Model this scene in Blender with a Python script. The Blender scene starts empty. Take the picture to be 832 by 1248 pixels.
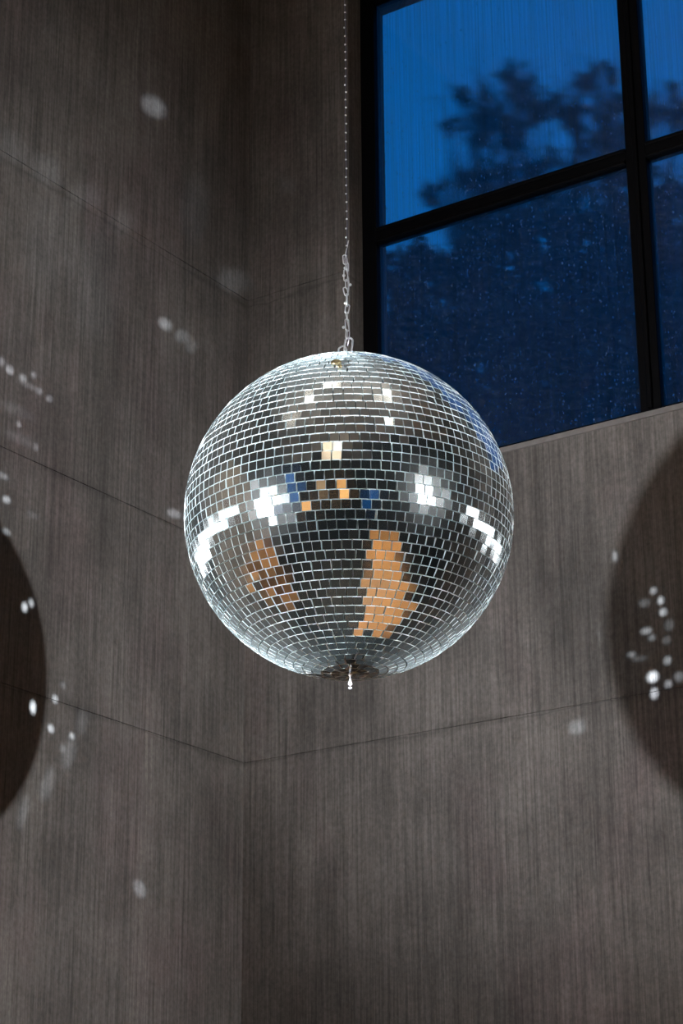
import bpy, bmesh, math, random
from mathutils import Vector, Matrix
random.seed(7)
sc = bpy.context.scene
C = sc.collection
R = math.radians

# ------------------------------------------------------------------ camera
CAM = Vector((5.53852878, -7.47092357, 1.5))
cr = Vector((0.82887359, 0.55940433, -0.00594813))
cu = Vector((0.20008994, -0.2865122, 0.93694972))
cf = Vector((-0.52242951, 0.77780304, 0.34941357))
FPX = 2661.8924
cam_data = bpy.data.cameras.new('camera')
cam = bpy.data.objects.new('camera', cam_data)
C.objects.link(cam)
m = Matrix.Identity(4)
for i in range(3):
    m[i][0], m[i][1], m[i][2], m[i][3] = cr[i], cu[i], -cf[i], CAM[i]
cam.matrix_world = m
cam_data.sensor_fit = 'VERTICAL'
cam_data.sensor_height = 36.0
cam_data.sensor_width = 24.0
cam_data.lens = 36.0 * FPX / 1248.0
cam_data.clip_end = 200
sc.camera = cam

# ------------------------------------------------------------------ exposure
sc.view_settings.view_transform = 'Standard'
sc.view_settings.look = 'None'
sc.view_settings.exposure = 0.0
sc.view_settings.gamma = 1.0
sc.view_settings.use_curve_mapping = False
try:
    sc.cycles.max_bounces = 8
    sc.cycles.glossy_bounces = 4
    sc.cycles.diffuse_bounces = 3
    sc.cycles.transmission_bounces = 6
    sc.cycles.sample_clamp_indirect = 6
    sc.cycles.caustics_reflective = False
    sc.cycles.caustics_refractive = False
    sc.cycles.use_denoising = True
except Exception:
    pass

# ------------------------------------------------------------------ dusk sky
SKY_COL = (0.0016, 0.110, 0.400)
world = bpy.data.worlds.new('dusk_sky')
sc.world = world
world.use_nodes = True
nt = world.node_tree
bg = nt.nodes['Background']
tc = nt.nodes.new('ShaderNodeTexCoord')
sx = nt.nodes.new('ShaderNodeSeparateXYZ')
rp = nt.nodes.new('ShaderNodeValToRGB')
nt.links.new(tc.outputs['Generated'], sx.inputs[0])
nt.links.new(sx.outputs['Z'], rp.inputs[0])
nt.links.new(rp.outputs[0], bg.inputs['Color'])
rp.color_ramp.elements[0].position = 0.0
rp.color_ramp.elements[0].color = (0.004, 0.15, 0.46, 1)
rp.color_ramp.elements[1].position = 0.8
rp.color_ramp.elements[1].color = (0.0012, 0.095, 0.37, 1)
bg.inputs['Strength'].default_value = 1.0

# ------------------------------------------------------------------ key places
BALL = Vector((2.042, -2.225, 3.837))
BR = 0.506
LAMP_L = Vector((1.2586, -4.6174, 3.590))
LAMP_R = Vector((6.3488, -2.5869, 3.862))
HI = 8.2                      # ceiling height
ROOM_X, ROOM_Y = 8.5, -9.5
Z1, Z2, Z3 = 6.028, 4.747, 3.80

def lamp_light(name, loc, target, power, angle, blend, radius, color=(1, 1, 1)):
    ld = bpy.data.lights.new(name, 'SPOT')
    ld.energy = power; ld.spot_size = R(angle); ld.spot_blend = blend
    ld.shadow_soft_size = radius; ld.color = color
    o = bpy.data.objects.new(name, ld)
    C.objects.link(o)
    o.location = loc
    o.rotation_euler = (Vector(target) - Vector(loc)).to_track_quat('-Z', 'Y').to_euler()
    return o

POWER_L, POWER_R = 860.0, 1330.0
dl = (BALL - LAMP_L).normalized(); dr = (BALL - LAMP_R).normalized()
beam_l = lamp_light('spot_beam', LAMP_L + dl * 0.04, BALL + Vector((-.2, 0, .36)), POWER_L, 75, 1.0, 0.04, (0.93, 0.96, 1.0))
beam_r = lamp_light('spot_beam', LAMP_R + dr * 0.04, BALL, POWER_R, 64, 1.0, 0.03, (0.93, 0.96, 1.0))

# ------------------------------------------------------------------ materials
def mat(name):
    mt = bpy.data.materials.new(name); mt.use_nodes = True
    return mt, mt.node_tree, mt.node_tree.nodes['Principled BSDF']

def simple(name, col, rough=.5, metal=0.0, bump=0.0, scale=20, var=0.12, spec=.5):
    mt, t, b = mat(name)
    b.inputs['Specular IOR Level'].default_value = spec
    tcn = t.nodes.new('ShaderNodeTexCoord'); n = t.nodes.new('ShaderNodeTexNoise')
    n.inputs['Scale'].default_value = scale; n.inputs['Detail'].default_value = 5
    t.links.new(tcn.outputs['Object'], n.inputs['Vector'])
    r = t.nodes.new('ShaderNodeValToRGB')
    r.color_ramp.elements[0].position = .3; r.color_ramp.elements[1].position = .7
    r.color_ramp.elements[0].color = (*[c * (1 - var) for c in col], 1)
    r.color_ramp.elements[1].color = (*[min(1, c * (1 + var)) for c in col], 1)
    t.links.new(n.outputs['Fac'], r.inputs[0]); t.links.new(r.outputs[0], b.inputs['Base Color'])
    b.inputs['Roughness'].default_value = rough; b.inputs['Metallic'].default_value = metal
    if bump:
        bn = t.nodes.new('ShaderNodeBump'); bn.inputs['Strength'].default_value = bump
        t.links.new(n.outputs['Fac'], bn.inputs['Height']); t.links.new(bn.outputs[0], b.inputs['Normal'])
    return mt

def emitter(name, col, strength):
    mt, t, b = mat(name)
    b.inputs['Base Color'].default_value = (*col, 1)
    b.inputs['Emission Color'].default_value = (*col, 1)
    b.inputs['Emission Strength'].default_value = strength
    return mt

def concrete(name, seams=(), bright=1.0):
    mt, t, b = mat(name)
    N, K = t.nodes.new, t.links.new
    geo = N('ShaderNodeNewGeometry'); sp = N('ShaderNodeSeparateXYZ'); K(geo.outputs['Position'], sp.inputs[0])
    def math_(op, a, c=None, d=None):
        n = N('ShaderNodeMath'); n.operation = op
        for i, v in enumerate((a, c, d)):
            if v is None: continue
            if isinstance(v, (int, float)): n.inputs[i].default_value = v
            else: K(v, n.inputs[i])
        return n.outputs[0]
    s = math_('ADD', sp.outputs['X'], sp.outputs['Y'])
    z = sp.outputs['Z']
    def streak(fs, fz, detail, seed, rough=.6):
        cb = N('ShaderNodeCombineXYZ')
        K(math_('MULTIPLY', s, fs), cb.inputs[0]); K(math_('MULTIPLY', z, fz), cb.inputs[1]); cb.inputs[2].default_value = seed
        n = N('ShaderNodeTexNoise'); n.inputs['Scale'].default_value = 1
        n.inputs['Detail'].default_value = detail; n.inputs['Roughness'].default_value = rough
        K(cb.outputs[0], n.inputs['Vector']); return n.outputs['Fac']
    def ramp(v, a, bb, lo, hi):
        n = N('ShaderNodeMapRange'); K(v, n.inputs[0])
        n.inputs[1].default_value = a; n.inputs[2].default_value = bb
        n.inputs[3].default_value = lo; n.inputs[4].default_value = hi
        return n.outputs[0]
    fine = streak(70, 1.4, 6, 3.1, .8)
    mott = streak(3.2, 2.6, 6, 7.7, .72)
    cloud = streak(.8, .7, 2, 31.7)
    mid = streak(11, .5, 3, 9.7)
    blotch = streak(1.1, .8, 4, 5.5)
    grain = streak(60, 45, 3, 2.2, .7)
    v = math_('MULTIPLY', ramp(fine, .32, .68, .54, 1.50), ramp(mid, .3, .7, .86, 1.13))
    v = math_('MULTIPLY', v, ramp(mott, .3, .7, .76, 1.22))
    v = math_('MULTIPLY', v, ramp(cloud, .3, .7, .86, 1.12))
    v = math_('MULTIPLY', v, ramp(blotch, .3, .7, .72, 1.22))
    v = math_('MULTIPLY', v, ramp(grain, .3, .7, .8, 1.2))
    for k, zs in enumerate(seams):
        wob = ramp(streak(3, .01, 3, 20 + k), .3, .7, -.012, .012)
        wid = ramp(streak(2.2, .01, 4, 40 + k), .45, .75, .004, .05)
        d = math_('ABSOLUTE', math_('SUBTRACT', math_('ADD', z, wob), zs - .004))
        e = math_('DIVIDE', d, wid)
        st = N('ShaderNodeMapRange'); K(e, st.inputs[0]); st.inputs[1].default_value = 0; st.inputs[2].default_value = 1.3
        st.inputs[3].default_value = .74; st.inputs[4].default_value = 1.0
        v = math_('MULTIPLY', v, st.outputs[0])
    red = ramp(streak(2.0, .9, 3, 14.0), .50, .66, 0, 1)
    mx = N('ShaderNodeMix'); mx.data_type = 'RGBA'
    K(red, mx.inputs[0])
    mx.inputs[6].default_value = (.092 * bright, .083 * bright, .076 * bright, 1)
    mx.inputs[7].default_value = (.092 * bright, .076 * bright, .072 * bright, 1)
    ml = N('ShaderNodeVectorMath'); ml.operation = 'SCALE'
    K(mx.outputs[2], ml.inputs[0]); K(v, ml.inputs['Scale'])
    K(ml.outputs[0], b.inputs['Base Color'])
    b.inputs['Roughness'].default_value = .82
    b.inputs['Specular IOR Level'].default_value = .25
    bp = N('ShaderNodeBump'); bp.inputs['Strength'].default_value = .35; bp.inputs['Distance'].default_value = .004
    K(math_('ADD', fine, grain), bp.inputs['Height']); K(bp.outputs[0], b.inputs['Normal'])
    return mt

M_WALLL = concrete('board marked concrete left', (Z1 - .03, Z2, Z3))
M_WALLR = concrete('board marked concrete right', (Z1 - .03, Z3))
M_CONC = concrete('plain concrete', ())
M_SILL = simple('smooth precast concrete', (.11, .10, .095), .8, bump=.1, scale=30)
M_FLOOR = simple('dark polished floor', (.004, .004, .0045), .6, scale=3, spec=.15)
M_FRAME = simple('black painted steel', (.0010, .0010, .0014), .5, metal=.0, var=.3, spec=.06)
M_DARKMETAL = simple('dark lamp metal', (.02, .02, .022), .4, metal=.6)
M_STEEL = simple('bright steel', (.85, .88, .93), .3, metal=1.0)
M_WIRE = simple('steel wire', (.14, .14, .18), .35, metal=1.0)
M_BRASS = simple('worn brass', (.95, .78, .45), .3, metal=1.0)
M_WOOD = simple('oak of added deck and shelf', (.62, .32, .12), .5, scale=1.3, var=.6)
M_LENS = emitter('glowing lamp lens', (.92, .96, 1.0), 30)
M_TUBE = emitter('added wall light diffuser', (.90, .95, 1.0), 5)
M_GLOBE = emitter('added warm white globe', (1.0, .92, .82), 8)
M_WARM2 = emitter('added pale glowing pane', (1.0, .66, .36), .55)
M_CEIL = simple('pale ceiling plaster', (.56, .53, .50), .9, scale=2)
M_WARM = emitter('added warm glowing pane', (1.0, .50, .17), 1.3)  # glow for the added back wall windows

def principled_grout():
    mt, t, b = mat('silver grout between tiles')
    b.inputs['Base Color'].default_value = (.36, .42, .42, 1)
    b.inputs['Roughness'].default_value = .55
    b.inputs['Sheen Weight'].default_value = 1.0
    b.inputs['Sheen Roughness'].default_value = .3
    b.inputs['Sheen Tint'].default_value = (.8, .95, 1, 1)
    return mt
M_GROUT = principled_grout()

def mirror_mat():
    mt, t, b = mat('mirror tile')
    N, K = t.nodes.new, t.links.new
    at = N('ShaderNodeAttribute'); at.attribute_name = 'tone'
    mx = N('ShaderNodeMix'); mx.data_type = 'RGBA'
    K(at.outputs['Fac'], mx.inputs[0])
    mx.inputs[6].default_value = (.60, .64, .64, 1); mx.inputs[7].default_value = (.92, .95, .94, 1)
    K(mx.outputs[2], b.inputs['Base Color'])
    b.inputs['Metallic'].default_value = 1.0
    b.inputs['Roughness'].default_value = .105
    b.inputs['Sheen Weight'].default_value = .5
    b.inputs['Sheen Roughness'].default_value = .4
    b.inputs['Sheen Tint'].default_value = (.75, .95, 1, 1)
    return mt
M_MIRROR = mirror_mat()
M_EDGE = simple('ground glass tile edge', (.84, .93, .95), .35, var=.05)

# ------------------------------------------------------------------ helpers
def link_mesh(name, bm, material, parent=None, smooth=False):
    me = bpy.data.meshes.new(name)
    bm.to_mesh(me); bm.free()
    if isinstance(material, (list, tuple)):
        for q in material: me.materials.append(q)
    else: me.materials.append(material)
    if smooth:
        for p_ in me.polygons: p_.use_smooth = True
    o = bpy.data.objects.new(name, me); C.objects.link(o)
    if parent: o.parent = parent
    return o

def tag(o, label=None, cat=None, group=None, kind=None):
    if label: o['label'] = label
    if cat: o['category'] = cat
    if group: o['group'] = group
    if kind: o['kind'] = kind
    return o

def empty(name, loc):
    o = bpy.data.objects.new(name, None); C.objects.link(o); o.location = loc
    o.empty_display_size = .1
    return o

def box(bm, lo, hi, bevel=0.0):
    lo = Vector(lo); hi = Vector(hi)
    mtx = Matrix.Translation((lo + hi) / 2) @ Matrix.Diagonal(((hi - lo).x, (hi - lo).y, (hi - lo).z, 1))
    r = bmesh.ops.create_cube(bm, size=1, matrix=mtx)
    if bevel:
        es = list({e for v in r['verts'] for e in v.link_edges})
        bmesh.ops.bevel(bm, geom=es, offset=bevel, segments=1, affect='EDGES')

def tube(bm, pts, rad, seg=8, closed=False):
    """tube through a list of points; rad a number or a list"""
    pts = [Vector(q) for q in pts]; n = len(pts); rings = []
    prev = None
    for i, q in enumerate(pts):
        a = pts[(i - 1) % n] if (closed or i > 0) else q
        c = pts[(i + 1) % n] if (closed or i < n - 1) else q
        d = (c - a).normalized()
        if prev is None:
            up = Vector((0, 0, 1)) if abs(d.z) < .9 else Vector((1, 0, 0))
            x = d.cross(up).normalized()
        else:
            x = (prev - d * prev.dot(d)).normalized()
        prev = x
        y = d.cross(x)
        rr = rad[i] if isinstance(rad, (list, tuple)) else rad
        rings.append([bm.verts.new(q + x * math.cos(2 * math.pi * k / seg) * rr + y * math.sin(2 * math.pi * k / seg) * rr) for k in range(seg)])
    m_ = n if closed else n - 1
    for i in range(m_):
        A, B_ = rings[i], rings[(i + 1) % n]
        for k in range(seg):
            bm.faces.new((A[k], A[(k + 1) % seg], B_[(k + 1) % seg], B_[k]))
    if not closed:
        bm.faces.new(rings[0][::-1]); bm.faces.new(rings[-1])

def lathe(bm, prof, seg=24, mtx=Matrix.Identity(4)):
    rings = []
    for r_, z_ in prof:
        if r_ < 1e-5: rings.append([bm.verts.new(mtx @ Vector((0, 0, z_)))])
        else: rings.append([bm.verts.new(mtx @ Vector((r_ * math.cos(2 * math.pi * k / seg), r_ * math.sin(2 * math.pi * k / seg), z_))) for k in range(seg)])
    for A, B_ in zip(rings, rings[1:]):
        for k in range(seg):
            a, b_ = A[k % len(A)], A[(k + 1) % len(A)]
            c, d = B_[(k + 1) % len(B_)], B_[k % len(B_)]
            vs = []
            for v in (a, b_, c, d):
                if v not in vs: vs.append(v)
            if len(vs) > 2: bm.faces.new(vs)
    if len(rings[0]) > 1: bm.faces.new(rings[0][::-1])
    if len(rings[-1]) > 1: bm.faces.new(rings[-1])

# ------------------------------------------------------------------ room shell
GW, GD = .0045, .005          # width and depth of the joints between the pours
def bands(z0, z1, seams):
    cuts = sorted(s for s in seams if z0 + .02 < s < z1 - .02)
    out = []; a = z0
    for s in cuts:
        out.append((a, s - GW / 2, 0)); out.append((s - GW / 2, s + GW / 2, 1)); a = s + GW / 2
    out.append((a, z1, 0)); return out

T = .315                      # wall thickness
WX0, WX1, WZ0, WZ1 = .574, 3.396, 4.970, 7.55
bm = bmesh.new()
for a, b_, g in bands(-.2, HI, (1.3, Z3, Z2, Z1)):
    box(bm, (-T, ROOM_Y, a), (-GD if g else 0, 0, b_))
tag(link_mesh('wall_left', bm, M_WALLL), kind='structure')
bm = bmesh.new()
seamR = (1.3, Z3, Z1)
for (x0, x1, z0, z1) in ((-T, ROOM_X, -.2, WZ0), (-T, WX0, WZ0, WZ1), (WX1, ROOM_X, WZ0, WZ1), (-T, ROOM_X, WZ1, HI)):
    for a, b_, g in bands(z0, z1, seamR):
        box(bm, (x0, GD if g else 0, a), (x1, T, b_))
tag(link_mesh('wall_right', bm, M_WALLR), kind='structure')
M_DARKWALL = concrete('dark stained concrete', (), .12)
bm = bmesh.new()
for a, b_, z0_, z1_ in ((ROOM_Y, -8.6, -.2, HI), (-8.6, -7.3, -.2, 1.5), (-8.6, -7.3, 3.3, HI), (-7.3, 0, -.2, HI)):
    box(bm, (ROOM_X, a, z0_), (ROOM_X + T, b_, z1_))
tag(link_mesh('wall_side', bm, M_DARKWALL), kind='structure')
# back wall with holes for added windows, seen only in the mirrors
HOLES = ((.5, 2.1, 2.4, 5.4), (2.35, 3.1, 1.6, 3.2), (3.8, 4.6, 2.4, 4.2), (5.4, 6.5, 2.5, 4.5))
bm = bmesh.new()
xc = 0
for hx0, hx1, hz0, hz1 in HOLES:
    box(bm, (xc, ROOM_Y - T, -.2), (hx0, ROOM_Y, 6.3))
    box(bm, (hx0, ROOM_Y - T, -.2), (hx1, ROOM_Y, hz0)); box(bm, (hx0, ROOM_Y - T, hz1), (hx1, ROOM_Y, 6.3)); xc = hx1
box(bm, (xc, ROOM_Y - T, -.2), (ROOM_X, ROOM_Y, 6.3))
tag(link_mesh('wall_back', bm, M_DARKWALL), kind='structure')
bm = bmesh.new(); box(bm, (0, ROOM_Y - T, 6.3), (ROOM_X, ROOM_Y, HI))
tag(link_mesh('wall_back_upper', bm, M_CEIL), kind='structure')
bm = bmesh.new(); box(bm, (-T, ROOM_Y - T, HI), (ROOM_X + T, T, HI + .25))
tag(link_mesh('ceiling', bm, M_CEIL), kind='structure')
bm = bmesh.new(); box(bm, (0, ROOM_Y, -.2), (ROOM_X, 0, 0))
tag(link_mesh('floor', bm, M_FLOOR), kind='structure')
# thin precast sill under the big window
bm = bmesh.new(); box(bm, (WX0 - .0, -.006, 4.945), (WX1, .10, 4.971), .002)
tag(link_mesh('trim_1', bm, M_SILL), kind='structure')

# ------------------------------------------------------------------ big window
FY = .105                     # front of the steel frame
FD = .065
FX0, FX1 = .574, 4.75
def pane_mat(name, veil):
    mt, t, b = mat(name)
    N, K = t.nodes.new, t.links.new
    out = t.nodes['Material Output']
    tcn = N('ShaderNodeTexCoord'); mp = N('ShaderNodeMapping')
    mp.inputs['Scale'].default_value = (150, 1, 1.3)
    K(tcn.outputs['Object'], mp.inputs['Vector'])
    n1 = N('ShaderNodeTexNoise'); n1.inputs['Scale'].default_value = 1; n1.inputs['Detail'].default_value = 4
    K(mp.outputs[0], n1.inputs['Vector'])
    mp2 = N('ShaderNodeMapping'); mp2.inputs['Scale'].default_value = (200, 1, 110)
    K(tcn.outputs['Object'], mp2.inputs['Vector'])
    n2 = N('ShaderNodeTexNoise'); n2.inputs['Scale'].default_value = 1; n2.inputs['Detail'].default_value = 3
    K(mp2.outputs[0], n2.inputs['Vector'])
    add = N('ShaderNodeMath'); add.operation = 'ADD'; K(n1.outputs['Fac'], add.inputs[0]); K(n2.outputs['Fac'], add.inputs[1])
    bp = N('ShaderNodeBump'); bp.inputs['Strength'].default_value = .022; bp.inputs['Distance'].default_value = .002
    K(add.outputs[0], bp.inputs['Height'])
    b.inputs['Base Color'].default_value = (.92, .96, 1, 1)
    b.inputs['Roughness'].default_value = .014
    b.inputs['IOR'].default_value = 1.45
    b.inputs['Transmission Weight'].default_value = 1.0
    K(bp.outputs[0], b.inputs['Normal'])
    tr = N('ShaderNodeBsdfTranslucent'); tr.inputs['Color'].default_value = (.75, .85, .95, 1)
    mr = N('ShaderNodeMapRange'); K(n1.outputs['Fac'], mr.inputs[0])
    mr.inputs[1].default_value = .3; mr.inputs[2].default_value = .7
    mr.inputs[3].default_value = veil * .35; mr.inputs[4].default_value = veil * 1.75
    mx = N('ShaderNodeMixShader'); K(mr.outputs[0], mx.inputs[0]); K(b.outputs[0], mx.inputs[1]); K(tr.outputs[0], mx.inputs[2])
    K(mx.outputs[0], out.inputs['Surface'])
    return mt
M_PANE = pane_mat('rain streaked glass', .13)
win = empty('window_1', (0, 0, 0)); tag(win, kind='structure')
bm = bmesh.new()
xs = [(.574, .652), (1.937, 2.033), (3.318, 3.396)]
zs = [(4.970, 5.03), (6.186, 6.262), (7.48, 7.55)]
for x0, x1 in xs: box(bm, (x0, FY, 4.970), (x1, FY + FD, 7.55), .003)
for z0, z1 in zs: box(bm, (.60, FY + .002, z0), (3.37, FY + FD - .002, z1), .003)
# raised glazing beads on the room side of every bar
for x0, x1 in xs[1:2]: box(bm, ((x0 + x1) / 2 - .012, FY - .012, 5.03), ((x0 + x1) / 2 + .012, FY + .004, 7.48), .003)
for x0, x1 in ((.652, 1.937), (2.033, 3.318)):
    box(bm, (x0, FY - .010, 6.186), (x1, FY + .004, 6.203), .003)
    box(bm, (x0, FY - .006, 6.245), (x1, FY + .004, 6.262), .003)
fr = link_mesh('window_frame', bm, M_FRAME, win)
panes = []
for x0, x1 in ((.652, 1.937), (2.033, 3.318)):
    for z0, z1 in ((5.03, 6.186), (6.262, 7.48)):
        bm = bmesh.new(); box(bm, (x0 - .01, FY + .030, z0 - .01), (x1 + .01, FY + .036, z1 + .01))
        panes.append(link_mesh('glass_pane', bm, M_PANE, win))

# rain drops standing on the panes
M_DROP, _t, _b = mat('water')
_b.inputs['Base Color'].default_value = (.9, .95, 1, 1); _b.inputs['Roughness'].default_value = .02
_b.inputs['Transmission Weight'].default_value = 1.0; _b.inputs['IOR'].default_value = 1.33
rd = random.Random(5)
tb = bmesh.new(); bmesh.ops.create_icosphere(tb, subdivisions=1, radius=1)
tv = [v.co.copy() for v in tb.verts]; tf = [[v.index for v in f.verts] for f in tb.faces]; tb.free()
vs, fs = [], []
for x0, x1, z0, z1, n in ((.66, 1.93, 5.04, 6.18, 3000), (2.04, 2.7, 5.04, 6.18, 1500), (.66, 1.93, 6.27, 7.3, 1500), (2.04, 2.7, 6.27, 7.3, 600)):
    for k in range(n):
        x = rd.uniform(x0, x1)
        if rd.random() < .55: x = round(x / .028) * .028 + rd.gauss(0, .003)
        x = min(max(x, x0), x1)
        z = rd.uniform(z0, z1) if z0 < 6 else z0 + (z1 - z0) * rd.random() ** 1.5
        s_ = rd.choice((.0010, .0013, .0016, .002, .0028))
        ln = s_ * rd.uniform(1, 2.4)
        i0 = len(vs)
        vs += [(x + v.x * s_, FY + .0295 + v.y * s_ * .7, z + v.z * ln) for v in tv]
        fs += [[i0 + q for q in f] for f in tf]
me = bpy.data.meshes.new('rain_drops'); me.from_pydata(vs, [], fs); me.materials.append(M_DROP)
for p_ in me.polygons: p_.use_smooth = True
dropo = bpy.data.objects.new('rain_drops', me); C.objects.link(dropo); dropo.parent = win; dropo['kind'] = 'stuff'

# ------------------------------------------------------------------ disco ball
ball = empty('disco_ball', BALL)
tag(ball, 'round mirror ball of small square mirror tiles hanging in the middle of the concrete corner', 'disco ball')
bm = bmesh.new()
bmesh.ops.create_uvsphere(bm, u_segments=128, v_segments=64, radius=BR - .0085)
link_mesh('ball_core', bm, M_GROUT, ball, True)

ROWS = 55
PITCH = math.pi * (BR - .003) / ROWS
GAP = .0028
verts, faces, mats, tones = [], [], [], []
rt = random.Random(11)
for i in range(ROWS):
    lat = -math.pi / 2 + (i + .5) * math.pi / ROWS
    cl = math.cos(lat)
    n = max(3, round(2 * math.pi * (BR - .003) * cl / PITCH))
    off = rt.uniform(0, 2 * math.pi)
    rowtilt = rt.gauss(0, R(.5))
    for k in range(n):
        lon = off + 2 * math.pi * (k + rt.gauss(0, .025)) / n
        nrm = Vector((cl * math.cos(lon), cl * math.sin(lon), math.sin(lat)))
        east = Vector((-math.sin(lon), math.cos(lon), 0)); north = nrm.cross(east)
        tw = rt.gauss(0, R(1.8))
        e2 = east * math.cos(tw) + north * math.sin(tw); n2 = north * math.cos(tw) - east * math.sin(tw)
        ta, tb = rt.gauss(0, R(1.3)), rt.gauss(0, R(1.1)) + rowtilt
        wN = PITCH / 2 - GAP / 2
        def half(la): return math.pi * (BR - .003) * math.cos(la) / n - GAP / 2
        up = 1 if lat > 0 else -1
        hN = max(.002, min(half(lat + math.pi / ROWS * .45), PITCH * .56)); hS = max(.002, min(half(lat - math.pi / ROWS * .45), PITCH * .56))
        ctr = nrm * BR
        base = len(verts)
        for lift, sh in ((0, 1), (-.0095, 1.0)):
            for sx_, sy_, hh in ((-1, -1, hS), (1, -1, hS), (1, 1, hN), (-1, 1, hN)):
                a, c_ = sx_ * hh * sh, sy_ * wN * sh
                verts.append(tuple(ctr + e2 * a + n2 * c_ + nrm * (lift + (a * math.tan(ta) + c_ * math.tan(tb) if lift == 0 else 0))))
        faces.append((base, base + 1, base + 2, base + 3)); mats.append(0)
        for a in range(4):
            b2 = (a + 1) % 4
            faces.append((base + a, base + 4 + a, base + 4 + b2, base + b2)); mats.append(1)
        tn = rt.random()
        tones += [tn] * 5
me = bpy.data.meshes.new('mirror_tiles'); me.from_pydata(verts, [], faces)
me.materials.append(M_MIRROR); me.materials.append(M_EDGE)
me.polygons.foreach_set('material_index', mats)
at = me.attributes.new('tone', 'FLOAT', 'FACE'); at.data.foreach_set('value', tones)
me.update()
o = bpy.data.objects.new('mirror_tiles', me); C.objects.link(o); o.parent = ball

# steel cap and eye on top, little brass tag on the shoulder facing the room
bm = bmesh.new()
lathe(bm, [(.034, BR - .003), (.034, BR + .006), (.022, BR + .011), (.008, BR + .014), (.008, BR + .02), (0, BR + .02)], 28)
tube(bm, [(.0, .011 * math.cos(a), BR + .029 + .012 * math.sin(a)) for a in [2 * math.pi * k / 16 for k in range(16)]], .0028, 8, True)
link_mesh('top_cap', bm, M_STEEL, ball, True)
def ball_point(px, py, lift=0.0):
    d = (cf + cr * ((px - 416) / FPX) - cu * ((py - 624) / FPX)).normalized()
    v = CAM - BALL; b_ = d.dot(v); q = b_ * b_ - v.dot(v) + (BR + lift) ** 2
    return CAM + d * (-b_ - math.sqrt(max(q, 0)))
for nm_, (tx, ty), (wa, wb) in (('brass_tag', (409.5, 441.5), (.016, .012)), ('brass_tag', (414, 446.5), (.007, .006))):
    tp = ball_point(tx, ty, .004) - BALL
    nr = tp.normalized(); ea = Vector((0, 0, 1)).cross(nr).normalized(); no = nr.cross(ea)
    bm = bmesh.new()
    mt4 = Matrix.Identity(4)
    for i in range(3): mt4[i][0], mt4[i][1], mt4[i][2], mt4[i][3] = ea[i], no[i], nr[i], tp[i]
    lathe(bm, [(1, -.002), (1, .001), (.86, .0035), (.3, .0045), (.22, .002), (0, .002)], 20, mt4 @ Matrix.Diagonal((wa, wb * 1.4, 1, 1)))
    link_mesh(nm_, bm, M_BRASS, ball, True)
# drop shaped finial under the ball
bm = bmesh.new()
z0 = -BR
lathe(bm, [(0, z0 + .004), (.006, z0 + .002), (.006, z0 - .003), (.0012, z0 - .005), (.0014, z0 - .010), (.004, z0 - .019), (.0068, z0 - .028), (.0066, z0 - .032), (.003, z0 - .035), (.0014, z0 - .036), (.0014, z0 - .039), (.006, z0 - .040), (.0062, z0 - .043), (.003, z0 - .046), (0, z0 - .0465)][::-1], 20)
link_mesh('drop_finial', bm, simple('white enamel', (.85, .85, .9), .15), ball, True)

# ------------------------------------------------------------------ chain above the ball
chain = empty('hanging_chain', (BALL.x, BALL.y, BALL.z + BR + .02))
tag(chain, 'thin steel chain and beaded wire that the mirror ball hangs from', 'chain')
def chain_link(z, ln, wd, rad, ang, tilt, dx=0):
    bm = bmesh.new(); pts = []
    for k in range(18):
        a = 2 * math.pi * k / 18
        pts.append((wd / 2 * math.cos(a), 0, (ln / 2 - wd / 2) * (1 if math.sin(a) > 0 else -1) * min(1, abs(math.sin(a)) * 3) + wd / 2 * math.sin(a)))
    tube(bm, pts, rad, 7, True)
    o = link_mesh('chain_link', bm, M_STEEL, chain, True)
    o.location = (dx * cr.x, dx * cr.y, z); o.rotation_euler = (0, tilt, ang)
    return o
face = math.atan2(cr.y, cr.x)
chain_link(.052, .052, .024, .0034, face, .12, .003)              # the shackle through the eye
chain_link(.036, .028, .022, .0030, face + .3, .9, -.016)        # small open loop beside it
z = .078
rk = random.Random(3)
k = 0
while z < .36:
    ln = (.034, .042, .030)[k % 3]
    chain_link(z + ln / 2 - .004, ln, .0125, .0019, face + (.2 if k % 2 else 1.2) + rk.gauss(0, .2), rk.gauss(0, .16), rk.gauss(0, .003))
    z += ln - .006; k += 1
zt = z
# little side knots where the wire is twisted back
for kz, dx in ((.115, -.012), (.20, -.006), (.265, .010), (.298, -.010), (.325, -.006)):
    bm = bmesh.new(); bmesh.ops.create_icosphere(bm, subdivisions=2, radius=.0052)
    o = link_mesh('wire_knot', bm, M_STEEL, chain, True); o.location = (cr.x * dx, cr.y * dx, kz)
bm = bmesh.new()
top = HI - (BALL.z + BR + .02) - .02
pts = [(0, 0, zt - .01)] + [(cr.x * .0025 * math.sin(j * 1.7), cr.y * .0025 * math.sin(j * 1.7), zt + .02 + j * .16) for j in range(int((top - zt) / .16))] + [(0, 0, top)]
tube(bm, pts, .0016, 6)
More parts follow.
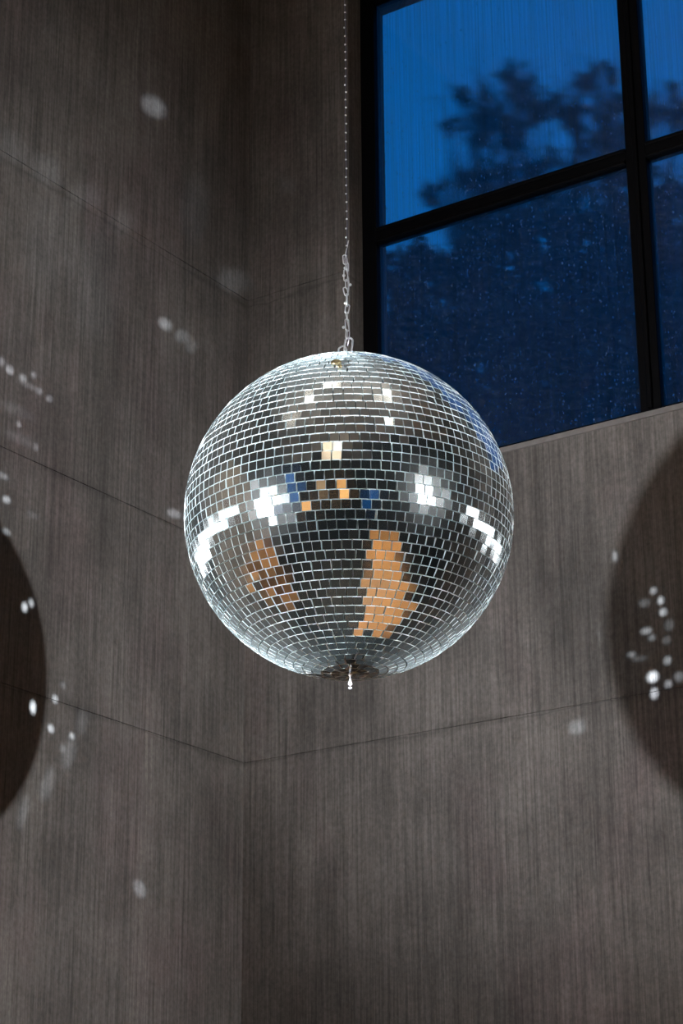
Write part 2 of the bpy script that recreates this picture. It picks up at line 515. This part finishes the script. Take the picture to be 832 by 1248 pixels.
# second strand of the twisted wire alongside the chain
pts = [(cr.x * .0065 * math.sin(j * .8), cr.y * .0065 * math.sin(j * .8), .05 + j * .022) for j in range(int((zt + .03) / .022))]
bm2 = bmesh.new(); tube(bm2, pts, .0016, 6)
link_mesh('wire', bm, M_WIRE, chain, True)
link_mesh('wire_strand', bm2, M_STEEL, chain, True)
z = zt + .035
while z < 1.62:
    bm = bmesh.new(); bmesh.ops.create_icosphere(bm, subdivisions=2, radius=.0034)
    o = link_mesh('bead', bm, M_STEEL, chain, True); o.location = (rk.gauss(0, .001), 0, z)
    z += .031 + rk.uniform(-.003, .003)
bm = bmesh.new()
lathe(bm, [(.05, 0), (.05, .012), (.02, .02)][::-1] if False else [(.015, 0), (.05, .012), (.05, .02)], 24)
o = link_mesh('ceiling_hook', bm, M_DARKMETAL, chain, True); o.location = (0, 0, top)

# ------------------------------------------------------------------ the two spotlights
def spotlight(loc, target, label, beam, lens=1.0):
    root = empty('spotlight', loc)
    tag(root, label, 'spotlight')
    d = (Vector(target) - Vector(loc)).normalized()
    rot = d.to_track_quat('Z', 'Y').to_matrix().to_4x4()
    bm = bmesh.new()
    lathe(bm, [(.07, -.36), (.10, -.34), (.12, -.20), (.165, -.06), (.175, .0), (.165, .0), (.150, -.03)], 32, rot)
    link_mesh('housing', bm, M_DARKMETAL, root, True)
    bm = bmesh.new(); lathe(bm, [(.152, -.05), (.152, -.04), (.12, -.03)], 32, rot)
    link_mesh('reflector', bm, M_DARKMETAL, root, True)
    bm = bmesh.new(); lathe(bm, [(.13 * lens, -.028), (.13 * lens, -.02), (.09 * lens, -.012), (0, -.008)], 32, rot)
    link_mesh('lens', bm, M_LENS, root, True)
    bm = bmesh.new()
    side = d.cross(Vector((0, 0, 1))).normalized()
    c0 = -d * .14
    tube(bm, [c0 + side * .19 + Vector((0, 0, 0)), c0 + side * .19 + Vector((0, 0, .24)), c0 - side * .19 + Vector((0, 0, .24)), c0 - side * .19], .012, 8)
    link_mesh('yoke', bm, M_DARKMETAL, root)
    bm = bmesh.new(); tube(bm, [c0 + Vector((0, 0, .24)), Vector((c0.x, c0.y, HI - loc[2] - .0))], .016, 10)
    link_mesh('drop_pole', bm, M_DARKMETAL, root)
    beam.parent = root; beam.matrix_parent_inverse = Matrix.Translation(-Vector(loc))
spotlight(LAMP_L, BALL, 'dark metal spotlight on a drop pole near the left wall', beam_l, .7)
spotlight(LAMP_R, BALL, 'dark metal spotlight on a drop pole out in the room on the right', beam_r)

# ------------------------------------------------------------------ added things that only the mirrors show
deck = empty('added_walkway', (5.0, -3.15, 0)); deck.rotation_euler = (0, 0, R(-42))  # added walkway, unseen, so the lower tiles reflect orange
tag(deck, 'added low oak walkway, out of view, giving the mirror ball orange reflections', 'walkway')
for k in range(13):
    bm = bmesh.new(); y = -.95 + k * .146
    box(bm, (-3.6, y, .08), (3.6, y + .139, .115), .004)
    link_mesh('deck_board', bm, M_WOOD, deck)
for x in (-3.4, -1.1, 1.1, 3.4):
    bm = bmesh.new(); box(bm, (x - .04, -.93, 0), (x + .04, .93, .08)); link_mesh('joist', bm, M_WOOD, deck)
shelf = empty('added_shelf', (.22, -4.4, 0)); tag(shelf, 'added tall open oak shelf, out of view, giving the mirror ball tan reflections', 'shelf')  # added shelf, unseen, so the left tiles reflect tan
for y in (-1.3, -.42, .42, 1.3):
    bm = bmesh.new(); box(bm, (-.2, y - .025, 0), (.2, y + .025, 2.5), .004); link_mesh('upright', bm, M_WOOD, shelf)
for z in (.1, .85, 1.6, 2.45):
    bm = bmesh.new(); box(bm, (-.19, -1.27, z), (.19, 1.27, z + .04), .004); link_mesh('shelf_board', bm, M_WOOD, shelf)
for y, z in ((-1.25, .9), (.45, .15), (-.38, 1.65)):
    bm = bmesh.new(); box(bm, (-.19, y, z), (.195, y + .78, z + .68), .004); link_mesh('cupboard_front', bm, M_WOOD, shelf)
for nm_, a, b_, lb in (('added_wall_light', (0, -4.4, 3.62), (.07, -1.95, 3.92), 'added slim white wall light on the left wall, out of view, for bright reflections'), ('added_wall_light', (2.7, -.07, 3.62), (6.6, 0, 3.92), 'added slim white wall light on the window wall, out of view, for bright reflections')):  # added glowing bars, unseen, for the bright bands on the ball
    root = empty(nm_, a); tag(root, lb, 'added wall light')
    d = Vector(b_) - Vector(a)
    bm = bmesh.new(); box(bm, (0, 0, 0), d); link_mesh('housing', bm, M_DARKMETAL, root)
    bm = bmesh.new()
    if d.x < .1: box(bm, (d.x, .03, .03), (d.x + .004, d.y - .03, d.z - .03))
    else: box(bm, (.03, -.004, .03), (d.x - .03, 0, d.z - .03))
    link_mesh('diffuser', bm, M_TUBE, root)
def added_pendant(x, y, z, target, power, label, big=1.0):  # added pendants, unseen, for sparkle on the ball, warm light and fill
    root = empty('added_ceiling_lamp', (x, y, z)); tag(root, label, 'lamp')
    bm = bmesh.new(); lathe(bm, [(.02, .22), (.07, .20), (.10, .05), (.11, 0), (.095, 0), (.09, .03)][::-1], 24)
    link_mesh('shade', bm, M_DARKMETAL, root, True)
    bm = bmesh.new(); lathe(bm, [(a_ * big, .06 - (.06 - b_) * big) for a_, b_ in ((.03, .06), (.08, .02), (.13, -.06), (.14, -.13), (.12, -.21), (.06, -.26), (0, -.27))][::-1], 24)
    link_mesh('globe', bm, M_GLOBE, root, True)
    bm = bmesh.new(); tube(bm, [(0, 0, .2), (0, 0, HI - z)], .006, 6)
    link_mesh('cord', bm, M_DARKMETAL, root)
    if not power: return
    l = lamp_light('added_lamp_beam', (x, y, z - .29), target, power, 62, .5, .05, (1.0, .80, .58))
    l.parent = root; l.matrix_parent_inverse = Matrix.Translation((-x, -y, -z))
added_pendant(4.9, -3.5, 7.2, (4.2, -3.7, 0), 3200, 'added globe pendant lamp lighting the oak walkway')
added_pendant(1.75, -4.0, 7.3, (.4, -4.6, 1.4), 1500, 'added globe pendant lamp lighting the oak shelf')
added_pendant(5.0, -8.2, 7.5, (5.0, -9.5, 7.0), 1600, 'added globe pendant lamp lighting the top of the back wall')
added_pendant(2.15, -3.15, 7.7, (0, 0, 0), 0, 'added large globe pendant lamp hanging above the mirror ball', 1.4)
added_pendant(1.4, -5.3, 7.5, (0, 0, 0), 0, 'added large globe pendant lamp near the left wall', 1.4)
added_pendant(3.7, -2.6, 7.7, (0, 0, 0), 0, 'added large globe pendant lamp near the window', 1.4)

# added unseen windows that put blue and warm colour into the mirrors
w6 = empty('window_6', (0, 0, 0)); tag(w6, kind='structure')  # added side wall window, gives blue tiles
bm = bmesh.new()
for lo, hi in (((-8.6, 1.5), (-8.54, 3.3)), ((-7.36, 1.5), (-7.3, 3.3)), ((-8.6, 1.5), (-7.3, 1.56)), ((-8.6, 3.24), (-7.3, 3.3))):
    box(bm, (ROOM_X + .06, lo[0], lo[1]), (ROOM_X + .12, hi[0], hi[1]))
link_mesh('window_frame', bm, M_FRAME, w6)
bm = bmesh.new(); box(bm, (ROOM_X + .088, -8.6, 1.5), (ROOM_X + .095, -7.3, 3.3)); link_mesh('glass_pane', bm, M_PANE, w6)
w2 = empty('window_2', (0, 0, 0)); tag(w2, kind='structure')
bm = bmesh.new()
for lo, hi in (((.5, 2.4), (.56, 5.4)), ((2.04, 2.4), (2.1, 5.4)), ((.5, 2.4), (2.1, 2.46)), ((.5, 5.34), (2.1, 5.4)), ((1.27, 2.4), (1.33, 5.4))):
    box(bm, (lo[0], ROOM_Y - .12, lo[1]), (hi[0], ROOM_Y - .06, hi[1]))
link_mesh('window_frame', bm, M_FRAME, w2)
bm = bmesh.new(); box(bm, (.5, ROOM_Y - .095, 2.4), (2.1, ROOM_Y - .088, 5.4)); link_mesh('glass_pane', bm, M_PANE, w2)
for n_, (hx0, hx1, hz0, hz1) in enumerate(HOLES[1:]):  # added windows whose panes glow to brighten mirror tiles
    w3 = empty('window_%d' % (n_ + 3), (0, 0, 0)); tag(w3, kind='structure')
    bm = bmesh.new(); zm = (hz0 + hz1) / 2
    for lo, hi in (((hx0, hz0), (hx0 + .06, hz1)), ((hx1 - .06, hz0), (hx1, hz1)), ((hx0, hz0), (hx1, hz0 + .06)), ((hx0, hz1 - .06), (hx1, hz1)), ((hx0, zm - .03), (hx1, zm + .03))):
        box(bm, (lo[0], ROOM_Y - .12, lo[1]), (hi[0], ROOM_Y - .06, hi[1]))
    link_mesh('window_frame', bm, M_FRAME, w3)
    bm = bmesh.new(); box(bm, (hx0, ROOM_Y - .10, hz0), (hx1, ROOM_Y - .09, hz1)); link_mesh('added_glow_pane', bm, M_WARM2 if n_ == 1 else M_WARM, w3)

# ------------------------------------------------------------------ trees outside
M_LEAF = simple('night leaves', (.020, .030, .022), .6, var=.4, scale=3)
M_BARK = simple('dark bark', (.02, .018, .016), .9, bump=.3)
def tree(loc, height, blobs, n_leaf, leaf, label, seed, group='trees outside the window'):
    rg = random.Random(seed)
    root = empty('tree', loc); tag(root, label, 'tree', group)
    bm = bmesh.new()
    L0 = Vector(loc)
    fork = Vector((0, 0, height * .45))
    tube(bm, [Vector((0, 0, 0)), Vector((.05, .03, height * .2)), fork], [height * .02, height * .016, height * .012], 9)
    for (b0, rr) in blobs:
        e = Vector(b0) - L0
        mid = fork.lerp(e, .5) + Vector((rg.uniform(-.3, .3), rg.uniform(-.3, .3), rg.uniform(0, .3)))
        tube(bm, [fork, mid, e], [height * .008, .035, .012], 6)
        for k in range(7):
            q = e + Vector([rg.gauss(0, rr * .7) for _ in range(3)])
            tube(bm, [mid.lerp(e, .6), e.lerp(q, .6) + Vector((0, 0, .04)), q], [.016, .009, .003], 5)
    link_mesh('trunk', bm, M_BARK, root)
    vs, fs = [], []
    tot = sum(b_[1] ** 2 for b_ in blobs)
    for (b0, rr) in blobs:
        e = Vector(b0) - L0
        nl = int(n_leaf * rr * rr / tot)
        subs = [e + Vector([rg.gauss(0, rr * .5) for _ in range(3)]) for _ in range(max(4, int(nl / 60)))]
        for k in range(nl):
            q = rg.choice(subs) + Vector([rg.gauss(0, rr * .16) for _ in range(3)])
            ax = Vector([rg.gauss(0, 1) for _ in range(3)]).normalized()
            bx_ = ax.orthogonal().normalized(); s = leaf * rg.uniform(.6, 1.3)
            i0 = len(vs)
            vs += [tuple(q - ax * s), tuple(q + bx_ * s * .42), tuple(q + ax * s), tuple(q - bx_ * s * .42)]
            fs.append((i0, i0 + 1, i0 + 2, i0 + 3))
    me = bpy.data.meshes.new('foliage'); me.from_pydata(vs, [], fs); me.materials.append(M_LEAF)
    o = bpy.data.objects.new('foliage', me); C.objects.link(o); o.parent = root
def at(px, py, Y):
    d = cf + cr * ((px - 416) / FPX) - cu * ((py - 624) / FPX)
    return CAM + d * ((Y - CAM.y) / d.y)
# tall open tree whose crown stands against the sky
Y = 9.0
bl = [(at(x, y, Y + dy), r_ * 1.05) for x, y, r_, dy in ((575, 120, .34, 0), (622, 105, .34, .4), (600, 165, .38, -.3), (655, 150, .36, .2), (700, 120, .30, -.3), (735, 150, .34, 0), (560, 200, .30, .2), (640, 205, .42, 0), (700, 185, .36, .3), (742, 85, .16, 0), (530, 228, .20, 0), (580, 235, .34, .2), (680, 235, .4, 0), (750, 215, .4, .1), (800, 120, .22, 0), (825, 135, .26, .2), (790, 205, .4, 0))]
b0 = at(680, 900, Y)
tree((b0.x, Y, 0), 11.0, bl, 3000, .065, 'tall open crowned tree dark against the dusk sky beyond the window', 21)
# close bushy trees filling the lower panes
Y = 3.4
bl = [(at(x, y, Y + dy), r_) for x, y, r_, dy in ((485, 355, .2, 0), (478, 420, .26, 0), (480, 470, .3, 0), (590, 300, .24, .1), (500, 320, .16, .1), (520, 370, .30, 0), (560, 330, .26, .2), (640, 310, .34, 0), (700, 290, .34, .2), (500, 440, .34, 0), (580, 420, .36, -.2), (660, 400, .36, .2), (730, 370, .34, 0), (550, 500, .36, .1), (600, 530, .4, 0), (640, 480, .3, 0), (720, 460, .36, 0), (600, 370, .22, 0), (500, 520, .4, 0), (770, 290, .3, 0), (690, 530, .4, 0))]
b0 = at(600, 900, Y)
tree((b0.x, Y, 0), 8.0, bl, 17000, .045, 'dense bushy tree close behind the lower panes of the window', 22)
Y = 6.2
bl = [(at(x, y, Y + dy), r_) for x, y, r_, dy in ((815, 270, .34, 0), (850, 330, .4, 0), (800, 400, .4, 0), (830, 470, .4, 0), (870, 420, .4, 0), (770, 330, .3, 0), (780, 480, .36, 0), (760, 420, .3, 0))]
b0 = at(850, 900, Y)
tree((b0.x, Y, 0), 8.0, bl, 8000, .05, 'bushy tree at the right edge behind the window mullion', 23)
bm = bmesh.new(); box(bm, (-14, .5, -.3), (14, 22, 0))
tag(link_mesh('ground', bm, simple('dark lawn', (.01, .015, .008), .9)), kind='structure')

# ------------------------------------------------------------------ added spot lamps standing in for light off mirror tiles
def add_fleck(px, py, wall, power, sx_=1.0, sy_=1.0, ang=0.0, col=(.74, .87, 1.0), blend=1.0):
    d = cf + cr * ((px - 416) / FPX) - cu * ((py - 624) / FPX)
    ax = 0 if wall == 'L' else 1
    P = CAM + d * (-CAM[ax] / d[ax])
    dr_ = (P - BALL).normalized()
    o = lamp_light('added_fleck_lamp', BALL + dr_ * (BR + .03), P, power, 1.0, blend, .010, col)  # narrow lamp added at the ball surface to make one wall fleck
    zz = -dr_; xx = Vector((0, 0, 1)).cross(zz).normalized(); yy = zz.cross(xx)
    rm = Matrix((xx, yy, zz)).transposed().to_4x4()
    o.rotation_euler = (rm @ Matrix.Rotation(ang, 4, 'Z')).to_euler()
    o.scale = (sx_, sy_, 1)
    o.parent = ball; o.matrix_parent_inverse = Matrix.Translation(-BALL)
A = R(-8)
G = R(72)
SPOTS = [  # x, y in the photo; wall; strength; width; height; turn
 (187, 130, 'L', 1.1, 2.4, 1.0, R(-24)), (237, 258, 'L', .12, 2.6, 4.2, 0), (284, 343, 'L', .3, 3.0, 1.6, R(-20)), (201, 395, 'L', 1.2, 1.5, .8, R(-25)), (222, 410, 'L', .5, 1.6, 1.0, R(-15)), (233, 422, 'L', .3, 1.4, 1.0, 0),
 (12, 180, 'L', .12, 4, 2.2, A), (55, 208, 'L', .14, 4, 2, A), (105, 240, 'L', .13, 3.4, 1.8, A), (148, 270, 'L', .12, 3, 1.6, A), (115, 345, 'L', .09, 6, 9, 0), (60, 300, 'L', .06, 6, 8, 0),
 (2, 441, 'L', .6, 1.0, .8, A), (12, 451, 'L', 1.0, 1.1, .8, A), (28, 461, 'L', .9, 1.0, .7, A), (41, 457, 'L', .6, .6, .6, 0), (48, 477, 'L', .5, .9, .6, A), (60, 486, 'L', .8, .9, .6, A), (35, 470, 'L', .3, 2.8, .5, A),
 (23, 517, 'L', .8, .7, .6, 0), (44, 545, 'L', .4, .6, .9, 0), (4, 580, 'L', .5, 1.6, .7, A), (8, 609, 'L', 1.2, 1.2, .8, 0), (8, 648, 'L', .7, 1.4, .7, A), (40, 628, 'L', .12, 2, .8, A), (20, 500, 'L', .1, 5, 1.2, A), (25, 535, 'L', .1, 5, 1.2, A),
 (212, 626, 'L', .9, 1.7, .8, A), (30, 740, 'L', 2.0, .9, 1.1, 0), (38, 735, 'L', 1.4, .8, 1.0, 0), (40, 862, 'L', 2.2, .9, 1.5, 0), (67, 852, 'L', 1.5, .8, .9, 0), (62, 888, 'L', 1.5, .9, .9, 0), (88, 897, 'L', 1.2, .8, .7, 0), (76, 912, 'L', .25, .9, .9, 0), (77, 835, 'L', .2, .9, .9, 0),
 (100, 880, 'L', .12, 3.4, 1.8, G), (84, 918, 'L', .16, 4.2, 1.8, G), (58, 955, 'L', .15, 4.2, 1.6, G), (28, 990, 'L', .13, 4.0, 1.4, G),
 (170, 1083, 'L', .5, 1.5, 1.5, 0), (351, 226, 'R', .15, 1.0, 1.0, 0), (276, 887, 'L', .15, .7, .6, 0),
 (749, 678, 'R', .9, .6, 1.2, 0), (796, 720, 'R', .8, .8, .8, 0), (805, 732, 'R', 1.2, .8, .9, 0), (808, 746, 'R', 1.2, .9, .9, 0), (787, 769, 'R', .8, 1.4, .8, 0), (794, 777, 'R', .5, .9, .8, 0), (813, 805, 'R', .9, .9, 1.0, 0),
 (769, 798, 'R', .5, 1.2, .7, A), (779, 803, 'R', .2, 2, .6, 0), (795, 825, 'R', 3.0, 1.4, 1.3, 0), (797, 845, 'R', 2.2, 1.0, 1.3, 0), (814, 834, 'R', .9, .9, .9, 0), (827, 825, 'R', .4, 1.2, 1.2, 0), (785, 735, 'R', .25, 1.4, 1.0, 0), (815, 762, 'R', .2, 1.2, 1.4, 0),
 (703, 886, 'R', .35, 2.2, 1.9, 0), (730, 772, 'R', .12, .7, 1.4, 0), (812, 780, 'R', .25, 1, 1, 0)]
for px_, py_, wl, st, a_, b_, an in SPOTS: add_fleck(px_, py_, wl, st * (800 if wl == 'L' else 620), a_ * 1.5, b_ * 1.5, an)
